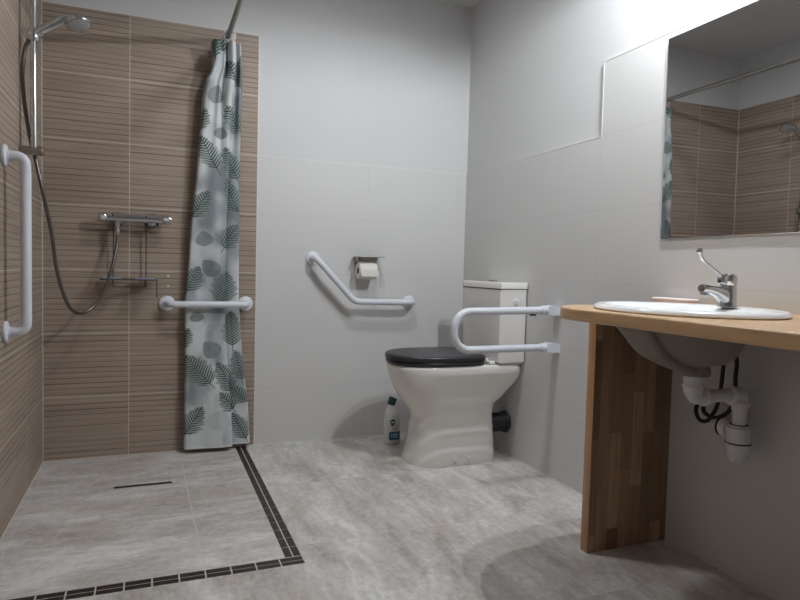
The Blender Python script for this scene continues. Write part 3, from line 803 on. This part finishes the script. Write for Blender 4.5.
# fold-up support rail on the right wall
UY, UZ0, UZ1 = -0.925, 0.602, 0.769
t = thing('support_rail', 'white U-shaped fold-up support rail between toilet and washbasin', 'support rail', (W, UY, UZ0))
b = B(); tube(b, fillet([(2.10, UY, UZ1 + .002), (1.648, UY, UZ1 - 0.004), (1.648, UY, UZ0), (2.10, UY, UZ0 + .002)], 0.075, 14), 0.0165, 20); obj('tube', b, M['white_metal'], t)
for z in (UZ0 + .002, UZ1 + .002):
    b = B()
    lathe(b, [(0, 0), (0.019, 0), (0.021, 0.003), (0.021, 0.03), (0.019, 0.033), (0, 0.033)], (2.075, UY, z), (1, 0, 0), 20)
    loft(b, [[(2.105, UY - .019, z - .017), (2.105, UY + .019, z - .017), (2.105, UY + .019, z + .017), (2.105, UY - .019, z + .017)],
             [(2.125, UY - .024, z - .021), (2.125, UY + .024, z - .021), (2.125, UY + .024, z + .023), (2.125, UY - .024, z + .023)],
             [(2.16, UY - .026, z - .022), (2.16, UY + .026, z - .022), (2.16, UY + .026, z + .018), (2.16, UY - .026, z + .018)],
             [(2.1675, UY - .026, z - .022), (2.1675, UY + .026, z - .022), (2.1675, UY + .026, z + .016), (2.1675, UY - .026, z + .016)]])
    obj('hinge_mount', b, M['white_metal'], t, angle=25)
b = B(); bx(b, 2.02, 2.05, UY - 0.006, UY + 0.006, UZ1 - 0.0225, UZ1 - 0.0145, 0.002); obj('latch', b, M['dark_steel'], t)

# ------------------------------------------------------------------ washbasin corner
ZT, TH = 0.838, 0.036
SXc, SYc, SA, SB = 1.855, -1.938, 0.271, 0.228
vanity = thing('vanity_counter', 'beech wood counter on a dark wooden side panel, holding the white washbasin', 'counter', (1.843, -1.593, 0.0))
def build_counter():
    cu = bpy.data.curves.new('worktop_outline', 'CURVE'); cu.dimensions = '2D'; cu.fill_mode = 'BOTH'
    xf, xr, y1, y0 = 1.594, W - 0.0005, -1.592, -2.62
    bev = 0.007
    R = 0.185
    pts = [(xr, y1), (xr, y0)]
    pts = [(xr - bev, y1 - bev), (xr - bev, y0 + bev)]
    for k in range(9):
        a = math.radians(-90 - 90 * k / 8); pts.append((xf + bev + 0.08 + 0.08 * math.cos(a), y0 + bev + 0.08 + 0.08 * math.sin(a)))
    for k in range(17):
        a = math.radians(180 - 90 * k / 16); pts.append((xf + bev + R + R * math.cos(a), y1 - bev - R + R * math.sin(a)))
    hole = [(SXc - 0.005 + (SB - 0.022 + bev) * math.cos(2 * PI * k / 64), SYc + (SA - 0.022 + bev) * math.sin(2 * PI * k / 64)) for k in range(64)]
    for P in (pts, hole):
        sp = cu.splines.new('POLY'); sp.points.add(len(P) - 1); sp.use_cyclic_u = True
        for q, (x, y) in zip(sp.points, P): q.co = (x, y, 0, 1)
    cu.extrude = TH / 2 - bev; cu.bevel_depth = bev; cu.bevel_resolution = 4
    tmp = bpy.data.objects.new('tmp', cu); COL.objects.link(tmp)
    dg = bpy.context.evaluated_depsgraph_get()
    me = bpy.data.meshes.new_from_object(tmp.evaluated_get(dg))
    bpy.data.objects.remove(tmp)
    me.transform(Matrix.Translation((0, 0, ZT - TH / 2)))
    b = B(); b.from_mesh(me); bmesh.ops.remove_doubles(b, verts=b.verts[:], dist=1e-5)
    for f in b.faces: f.material_index = 0
    o = obj('worktop', b, M['counter'], vanity, angle=50)
    return o
build_counter()
# support panel below
b = B(); bx(b, 1.8315, W - 0.0005, -1.600, -1.565, 0.0, ZT - TH, 0.0015, 2)
sp_ = obj('side_panel', b, M['panel'], vanity); sp_['label'] = 'dark wooden side panel'
b = B(); bx(b, 1.8285, 1.8315, -1.6003, -1.5647, 0.0, ZT - TH, 0.001, 2); obj('edge_band', b, M['edge'], sp_)['label'] = 'honey-coloured edge band'

# basin
t = thing('washbasin', 'white oval drop-in washbasin in the wooden counter', 'washbasin', (SXc, SYc, ZT))
def ell(z, cx, a, c, n=72):
    return [(cx + c * math.cos(2 * PI * i / n), SYc + a * math.sin(2 * PI * i / n), z) for i in range(n)]
BXc = SXc - 0.028
rings = []
rings.append(ell(ZT + 0.0005, SXc, SA - .026, SB - .026))
rings.append(ell(ZT + 0.0005, SXc, SA - .004, SB - .004)); rings.append(ell(ZT + 0.004, SXc, SA, SB)); rings.append(ell(ZT + 0.010, SXc, SA - .002, SB - .002))
rings.append(ell(ZT + 0.0155, SXc, SA - .010, SB - .010)); rings.append(ell(ZT + 0.0165, SXc - .003, SA - .022, SB - .022)); rings.append(ell(ZT + 0.0135, SXc - .008, SA - .034, SB - .034))
inn = [(0.006, .218, .164), (-0.02, .194, .150), (-0.05, .177, .138), (-0.085, .152, .118), (-0.110, .124, .094), (-0.126, .088, .068), (-0.133, .056, .042), (-0.137, .024, .024), (-0.172, .022, .022)]
for dz, a, c in inn:
    k = min(1, max(0, (-dz) / 0.16)); rings.append(ell(ZT + dz, BXc + (1.898 - BXc) * k ** 2, a, c))
out = [(-0.180, .024, .026), (-0.179, .044, .044), (-0.166, .046, .046), (-0.150, .047, .047), (-0.146, .064, .056), (-0.137, .100, .078), (-0.118, .136, .104), (-0.09, .164, .128), (-0.05, .188, .148), (-0.02, .204, .160), (-0.006, .214, .168)]
for dz, a, c in out:
    k = min(1, max(0, (-dz) / 0.16)); rings.append(ell(ZT + dz, BXc + (1.898 - BXc) * k ** 2, a, c))
b = B(); R = loft(b, rings, False, False)
n = len(R[0])
for k in range(n): b.faces.new((R[-1][k], R[-1][(k + 1) % n], R[0][(k + 1) % n], R[0][k]))
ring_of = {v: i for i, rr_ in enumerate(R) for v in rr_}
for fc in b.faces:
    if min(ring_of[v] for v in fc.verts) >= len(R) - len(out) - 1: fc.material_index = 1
obj('basin', b, [M['ceramic'], M['dark_ceramic']], t, angle=60)
b = B()
dc = spline([(1.668, SYc, 0.815), (1.674, SYc, 0.787), (1.700, SYc, 0.750), (1.735, SYc, 0.717), (1.783, SYc, 0.693), (1.83, SYc, 0.676), (1.868, SYc, 0.665)], 5)
rg = []
for i, p in enumerate(dc):
    d = (dc[min(i + 1, len(dc) - 1)] - dc[max(i - 1, 0)]).normalized(); nrm = Vector((d.z, 0, -d.x)) * -1
    if nrm.z > 0: nrm = -nrm
    hw = 0.062 - 0.022 * i / (len(dc) - 1)
    rg.append([p - nrm * 0.02 + Vector((0, -hw, 0)), p - nrm * 0.012 + Vector((0, -hw, 0)), p - nrm * 0.003 + Vector((0, -hw * 0.9, 0)), p + Vector((0, -hw * 0.65, 0)), p + Vector((0, hw * 0.65, 0)), p - nrm * 0.003 + Vector((0, hw * 0.9, 0)), p - nrm * 0.012 + Vector((0, hw, 0)), p - nrm * 0.02 + Vector((0, hw, 0))])
loft(b, rg); obj('overflow_duct', b, M['dark_ceramic'], t, angle=70)
b = B(); lathe(b, [(0, 0), (0.02, 0), (0.031, 0.003), (0.031, 0.005), (0.018, 0.004), (0, 0.002)], (1.898, SYc, ZT - 0.1372), (0, 0, 1), 24); obj('drain_ring', b, M['chrome'], t)
b = B(); lathe(b, [(0, 0), (0.011, 0), (0.012, 0.002), (0, 0.003)], (2.0, SYc, ZT - 0.045), (-0.9, 0, 0.35), 18); obj('overflow_ring', b, M['chrome'], t)

# tap
TX, TZ = 2.016, ZT + 0.0155
t = thing('faucet', 'chrome basin mixer tap with long medical lever', 'tap', (TX, SYc, TZ))
b = B()
lathe(b, [(0, 0), (0.027, 0), (0.027, 0.003), (0.0245, 0.006), (0.0235, 0.03), (0.0228, 0.055), (0.0215, 0.062), (0, 0.062)], (TX, SYc, TZ), (0, 0, 1), 28)
sp = [(TX - 0.004, 0.022, 0.020, 0.030), (TX - 0.027, 0.036, 0.018, 0.020), (TX - 0.052, 0.045, 0.0165, 0.0135), (TX - 0.078, 0.0505, 0.0155, 0.0115), (TX - 0.096, 0.052, 0.0150, 0.0125), (TX - 0.103, 0.0515, 0.0125, 0.0100)]
rg = []
for x, z, hw, hh in sp:
    rg.append([(x, SYc + hw * math.copysign(abs(math.cos(q)) ** .7, math.cos(q)), TZ + z + hh * math.copysign(abs(math.sin(q)) ** .7, math.sin(q))) for q in [2 * PI * i / 20 for i in range(20)]])
loft(b, rg); obj('body', b, M['chrome'], t)
b = B(); lathe(b, [(0, 0), (0.0115, 0), (0.0115, 0.014), (0.009, 0.0155), (0, 0.0155)], (TX - 0.090, SYc, TZ + 0.046), (-0.15, 0, -1), 18); obj('aerator', b, M['chrome'], t)
b = B(); lathe(b, [(0, 0.060), (0.0205, 0.060), (0.0215, 0.063), (0.0235, 0.066), (0.0235, 0.082), (0.0215, 0.09), (0.014, 0.095), (0, 0.096)], (TX, SYc, TZ), (0, 0, 1), 28)
bx(b, TX - 0.034, TX - 0.008, SYc - 0.013, SYc + 0.013, TZ + 0.062, TZ + 0.094, 0.006, 3)
lv = spline([(TX - 0.028, SYc, TZ + 0.086), (TX - 0.045, SYc, TZ + 0.098), (TX - 0.075, SYc, TZ + 0.115), (TX - 0.098, SYc, TZ + 0.129), (TX - 0.111, SYc, TZ + 0.143), (TX - 0.116, SYc, TZ + 0.156)], 6)
tube(b, lv, [0.0065 - 0.0015 * math.sin(PI * i / (len(lv) - 1)) for i in range(len(lv))], 14)
hd = obj('lever', b, M['chrome'], t)
b = B(); lathe(b, [(0, 0), (0.0075, 0), (0.0085, 0.003), (0.0085, 0.010), (0.006, 0.013), (0, 0.0135)], (TX - 0.114, SYc, TZ + 0.151), (-0.45, 0, 0.9), 16); obj('lever_tip', b, M['chrome'], hd)
b = B(); lathe(b, [(0, 0), (0.004, 0), (0.004, 0.002), (0, 0.0022)], (TX - 0.034, SYc, TZ + 0.073), (-1, 0, 0), 14); obj('marking_dot', b, M['black'], hd)

# pale pink case behind the basin
t = thing('soap_case', 'flat pale pink plastic case on the counter behind the basin', 'soap case', (2.125, -1.63, ZT))
b = B(); loft(b, [cring(ZT, 2.100, 2.152, -1.712, -1.558, .012), cring(ZT + .003, 2.097, 2.155, -1.715, -1.555, .014), cring(ZT + .0145, 2.096, 2.156, -1.716, -1.554, .014)]); obj('box', b, M['pink'], t)
b = B(); loft(b, [cring(ZT + .0152, 2.095, 2.157, -1.718, -1.552, .015), cring(ZT + .022, 2.095, 2.157, -1.718, -1.552, .015), cring(ZT + .0255, 2.100, 2.152, -1.712, -1.558, .012)]); obj('lid', b, M['pink'], t)

# siphon
PX = 2.088
t = thing('siphon', 'white plastic bottle trap and pipe under the washbasin', 'drain trap', (1.9, SYc, ZT - 0.18))
b = B(); lathe(b, [(0, 0), (0.030, 0), (0.030, -0.003), (0.0265, -0.005), (0.0265, -0.028), (0, -0.028)], (1.9, SYc, 0.6585), (0, 0, 1), 26); obj('drain_collar', b, M['plastic_white'], t)
b = B()
tube(b, fillet([(1.9, SYc, 0.634), (1.9, SYc, 0.594), (2.0, SYc, 0.594)], 0.03, 8)[:-1] + [(1.948, SYc, 0.594)], 0.0215, 20)
lathe(b, [(0, 0), (0.0285, 0), (0.0295, -0.003), (0.0295, -0.009), (0.027, -0.011), (0.0255, -0.026), (0.0215, -0.032), (0, -0.032)], (1.9, SYc, 0.6325), (0, 0, 1), 26)
lathe(b, [(0, 0), (0.0235, 0), (0.0275, 0.003), (0.0275, 0.013), (0.024, 0.015), (0, 0.015)], (1.935, SYc, 0.594), (1, 0, 0), 24)
obj('elbow', b, M['plastic_white'], t)
b = B(); tube(b, [(1.945, SYc, 0.594), (2.06, SYc, 0.594)], 0.0185, 20); obj('cross_pipe', b, M['plastic_white'], t)
b = B()
tube(b, fillet([(2.052, SYc, 0.594), (PX, SYc, 0.594), (PX, SYc, 0.545)], 0.022, 8), 0.0225, 20)
lathe(b, [(0, 0), (0.0245, 0), (0.028, 0.003), (0.028, 0.012), (0.0245, 0.015), (0, 0.015)], (2.04, SYc, 0.594), (1, 0, 0), 24)
lathe(b, [(0, 0), (0.028, 0), (0.029, -0.003), (0.029, -0.013), (0.026, -0.016), (0, -0.016)], (PX, SYc, 0.573), (0, 0, 1), 24)
obj('elbow', b, M['plastic_white'], t)
b = B(); tube(b, [(PX, SYc, 0.56), (PX, SYc, 0.49)], 0.0195, 20); obj('down_pipe', b, M['plastic_white'], t)
b = B(); lathe(b, [(0, 0.0), (0.0255, 0.0), (0.0265, -0.004), (0.0325, -0.008), (0.034, -0.02), (0.034, -0.052), (0, -0.052)], (PX, SYc, 0.502), (0, 0, 1), 28); tr = obj('trap_body', b, M['plastic_white'], t)
b = B(); torus(b, (PX, SYc, 0.5015), (0, 0, 1), 0.0225, 0.003, 26, 8); obj('upper_gasket', b, M['black'], tr)
b = B(); torus(b, (PX, SYc, 0.4485), (0, 0, 1), 0.0335, 0.0024, 26, 8); obj('lower_gasket', b, M['black'], tr)
b = B(); lathe(b, [(0, 0), (0.0345, 0), (0.0355, -0.003), (0.0355, -0.014), (0.033, -0.017), (0.0325, -0.03), (0.028, -0.046), (0.018, -0.055), (0, -0.058)], (PX, SYc, 0.4465), (0, 0, 1), 28); obj('trap_cup', b, M['plastic_white'], t)
b = B()
tube(b, fillet([(PX, SYc + 0.02, 0.484), (PX, SYc + 0.085, 0.484), (W, SYc + 0.085, 0.484)], 0.024, 8), 0.0175, 20)
lathe(b, [(0, 0), (0.027, 0), (0.028, 0.003), (0.028, 0.020), (0.0225, 0.024), (0, 0.024)], (PX, SYc + 0.032, 0.484), (0, 1, 0), 24)
lathe(b, [(0, 0), (0.034, 0), (0.034, -0.003), (0.02, -0.008), (0, -0.008)], (W - 0.0005, SYc + 0.085, 0.484), (1, 0, 0), 24)
op = obj('outlet_pipe', b, M['plastic_white'], t)
b = B(); torus(b, (PX, SYc + 0.058, 0.484), (0, 1, 0), 0.0265, 0.003, 26, 8); obj('outlet_gasket', b, M['black'], op)

# two supply hoses
h1 = spline([(2.04, -1.925, 0.80), (2.075, -1.915, 0.745), (2.09, -1.918, 0.69), (2.104, -1.905, 0.64), (2.110, -1.900, 0.59), (2.10, -1.893, 0.535), (2.095, -1.85, 0.502), (2.09, -1.81, 0.512), (2.105, -1.80, 0.542), (2.14, -1.80, 0.553), (2.166, -1.80, 0.553)], 8)
h2 = spline([(2.035, -1.905, 0.80), (2.07, -1.89, 0.74), (2.088, -1.875, 0.69), (2.10, -1.862, 0.635), (2.105, -1.852, 0.575), (2.10, -1.843, 0.525), (2.09, -1.822, 0.486), (2.085, -1.795, 0.488), (2.095, -1.775, 0.520), (2.14, -1.77, 0.556), (2.166, -1.77, 0.56)], 8)
for h_, lab in ((h1, 'black water hose under the basin, the one nearer the trap'), (h2, 'black water hose under the basin, the one nearer the wooden panel')):
    b = B(); tube(b, h_, 0.0062, 12)
    o = tag(obj('supply_hose', b, M['rubber'], base=h_[0]), lab, 'hose', 'supply hoses under the basin')
    b = B(); q = h_[-1]; lathe(b, [(0, 0), (0.0095, 0), (0.0095, 0.02), (0.007, 0.024), (0, 0.024)], (q.x + 0.0015, q.y, q.z), (-1, 0, 0), 6); obj('hose_nut', b, M['dark_steel'], o)

# mirror (very slightly tilted forward at the top)
t = thing('mirror', 'large frameless mirror on the right wall above the washbasin', 'mirror', (W, -1.52, 1.07))
MY0, MY1, MZ0, MZ1 = -2.42, -1.521, 1.070, 1.774
def mring(d, ins):
    tl = 0.0
    return [(W - d - 0.0035 * (z - MZ0) / 0.7, y, z) for y, z in ((MY0 + ins, MZ0 + ins), (MY1 - ins, MZ0 + ins), (MY1 - ins, MZ1 - ins), (MY0 + ins, MZ1 - ins))]
b = B(); loft(b, [mring(0.0003, 0), mring(0.0058, 0)], True, True); obj('backing', b, M['steel'], t, smooth=False)
b = B(); loft(b, [mring(0.0059, 0.0), mring(0.0065, 0.001)], True, True); obj('glass', b, M['mirror'], t, smooth=False)

# lamps: a two-globe wall lamp above the mirror and a round ceiling lamp (both above the photo's frame)
LY = (-1.755, -1.955)
t = thing('wall_lamp', 'wall lamp with two hooded bulbs above the mirror', 'lamp', (W, -1.87, 2.2))
b = B(); bx(b, W - 0.022, W + 0.0078, -2.06, -1.68, 2.255, 2.305, 0.004, 2); obj('wall_plate', b, M['chrome'], t)
EM = mat_emit('lamp bulb', (0.925, 0.975, 1.015), 5700.0)
LX, LZ = 1.988, 2.20
for y in LY:
    b = B(); tube(b, fillet([(W - 0.02, y, 2.28), (LX, y, 2.28), (LX, y, LZ + 0.05)], 0.012, 5), 0.007, 12); ar = obj('arm', b, M['chrome'], t)
    b = B(); lathe(b, [(0.008, 0.050), (0.03, 0.048), (0.07, 0.032), (0.095, 0.007), (0.1, -0.005), (0.099, -0.005), (0.093, 0.006), (0.069, 0.029), (0.03, 0.044), (0.008, 0.046), (0.008, 0.050)], (LX, y, LZ), (0, 0, 1), 32); obj('shade', b, M['dark_steel'], t)
    b = B(); lathe(b, [(0, 0.047), (0.007, 0.046), (0.007, 0.012), (0, 0.012)], (LX, y, LZ), (0, 0, 1), 14); obj('lamp_holder', b, M['plastic_white'], t)
    b = B(); lathe(b, [(0, -0.0125)] + [(0.0125 * math.sin(PI * k / 12), -0.0125 * math.cos(PI * k / 12)) for k in range(1, 12)] + [(0, 0.0125)], (LX, y, LZ), (0, 0, 1), 18); obj('bulb', b, EM, t)
t = thing('ceiling_lamp', 'round flush lamp on the ceiling in front of the shower', 'lamp', (1.18, -1.05, H))
b = B(); lathe(b, [(0, 0), (0.10, 0), (0.10, -0.02), (0.092, -0.03), (0.092, -0.01), (0, -0.01)], (1.18, -1.05, H), (0, 0, 1), 32); obj('housing', b, M['plastic_white'], t)
b = B(); lathe(b, [(0, -0.012), (0.088, -0.012), (0.088, -0.03), (0.06, -0.036), (0, -0.038)], (1.18, -1.05, H), (0, 0, 1), 32); obj('diffuser', b, mat_emit('ceiling diffuser', (0.93, 0.97, 1.0), 140.0), t)

# ------------------------------------------------------------------ world, camera, view
w = bpy.data.worlds.new('World'); SC.world = w; w.use_nodes = True
w.node_tree.nodes['Background'].inputs[0].default_value = (0.5, 0.5, 0.5, 1); w.node_tree.nodes['Background'].inputs[1].default_value = 0.02
cam = bpy.data.cameras.new('camera'); co = bpy.data.objects.new('camera', cam); COL.objects.link(co)
cam.sensor_width = 36.0; cam.lens = 36.0 * 621.755 / 800; cam.clip_start = 0.02
r = Vector((0.92853397, -0.37040324, 0.02502207)); u = Vector((-0.00484494, 0.05530403, 0.99845781)); f = Vector((0.37121582, 0.92722322, -0.04955709))
m = Matrix((r, u, -f)).transposed().to_4x4(); m.translation = (0.46567, -3.25739, 0.93847)
co.matrix_world = m
SC.camera = co
vs = SC.view_settings
vs.view_transform = 'Standard'; vs.look = 'None'; vs.exposure = 0.0; vs.gamma = 1.0; vs.use_curve_mapping = False
SC.cycles.max_bounces = 10; SC.cycles.diffuse_bounces = 6
SC.cycles.sample_clamp_indirect = 6.0
SC.cycles.caustics_reflective = False; SC.cycles.caustics_refractive = False
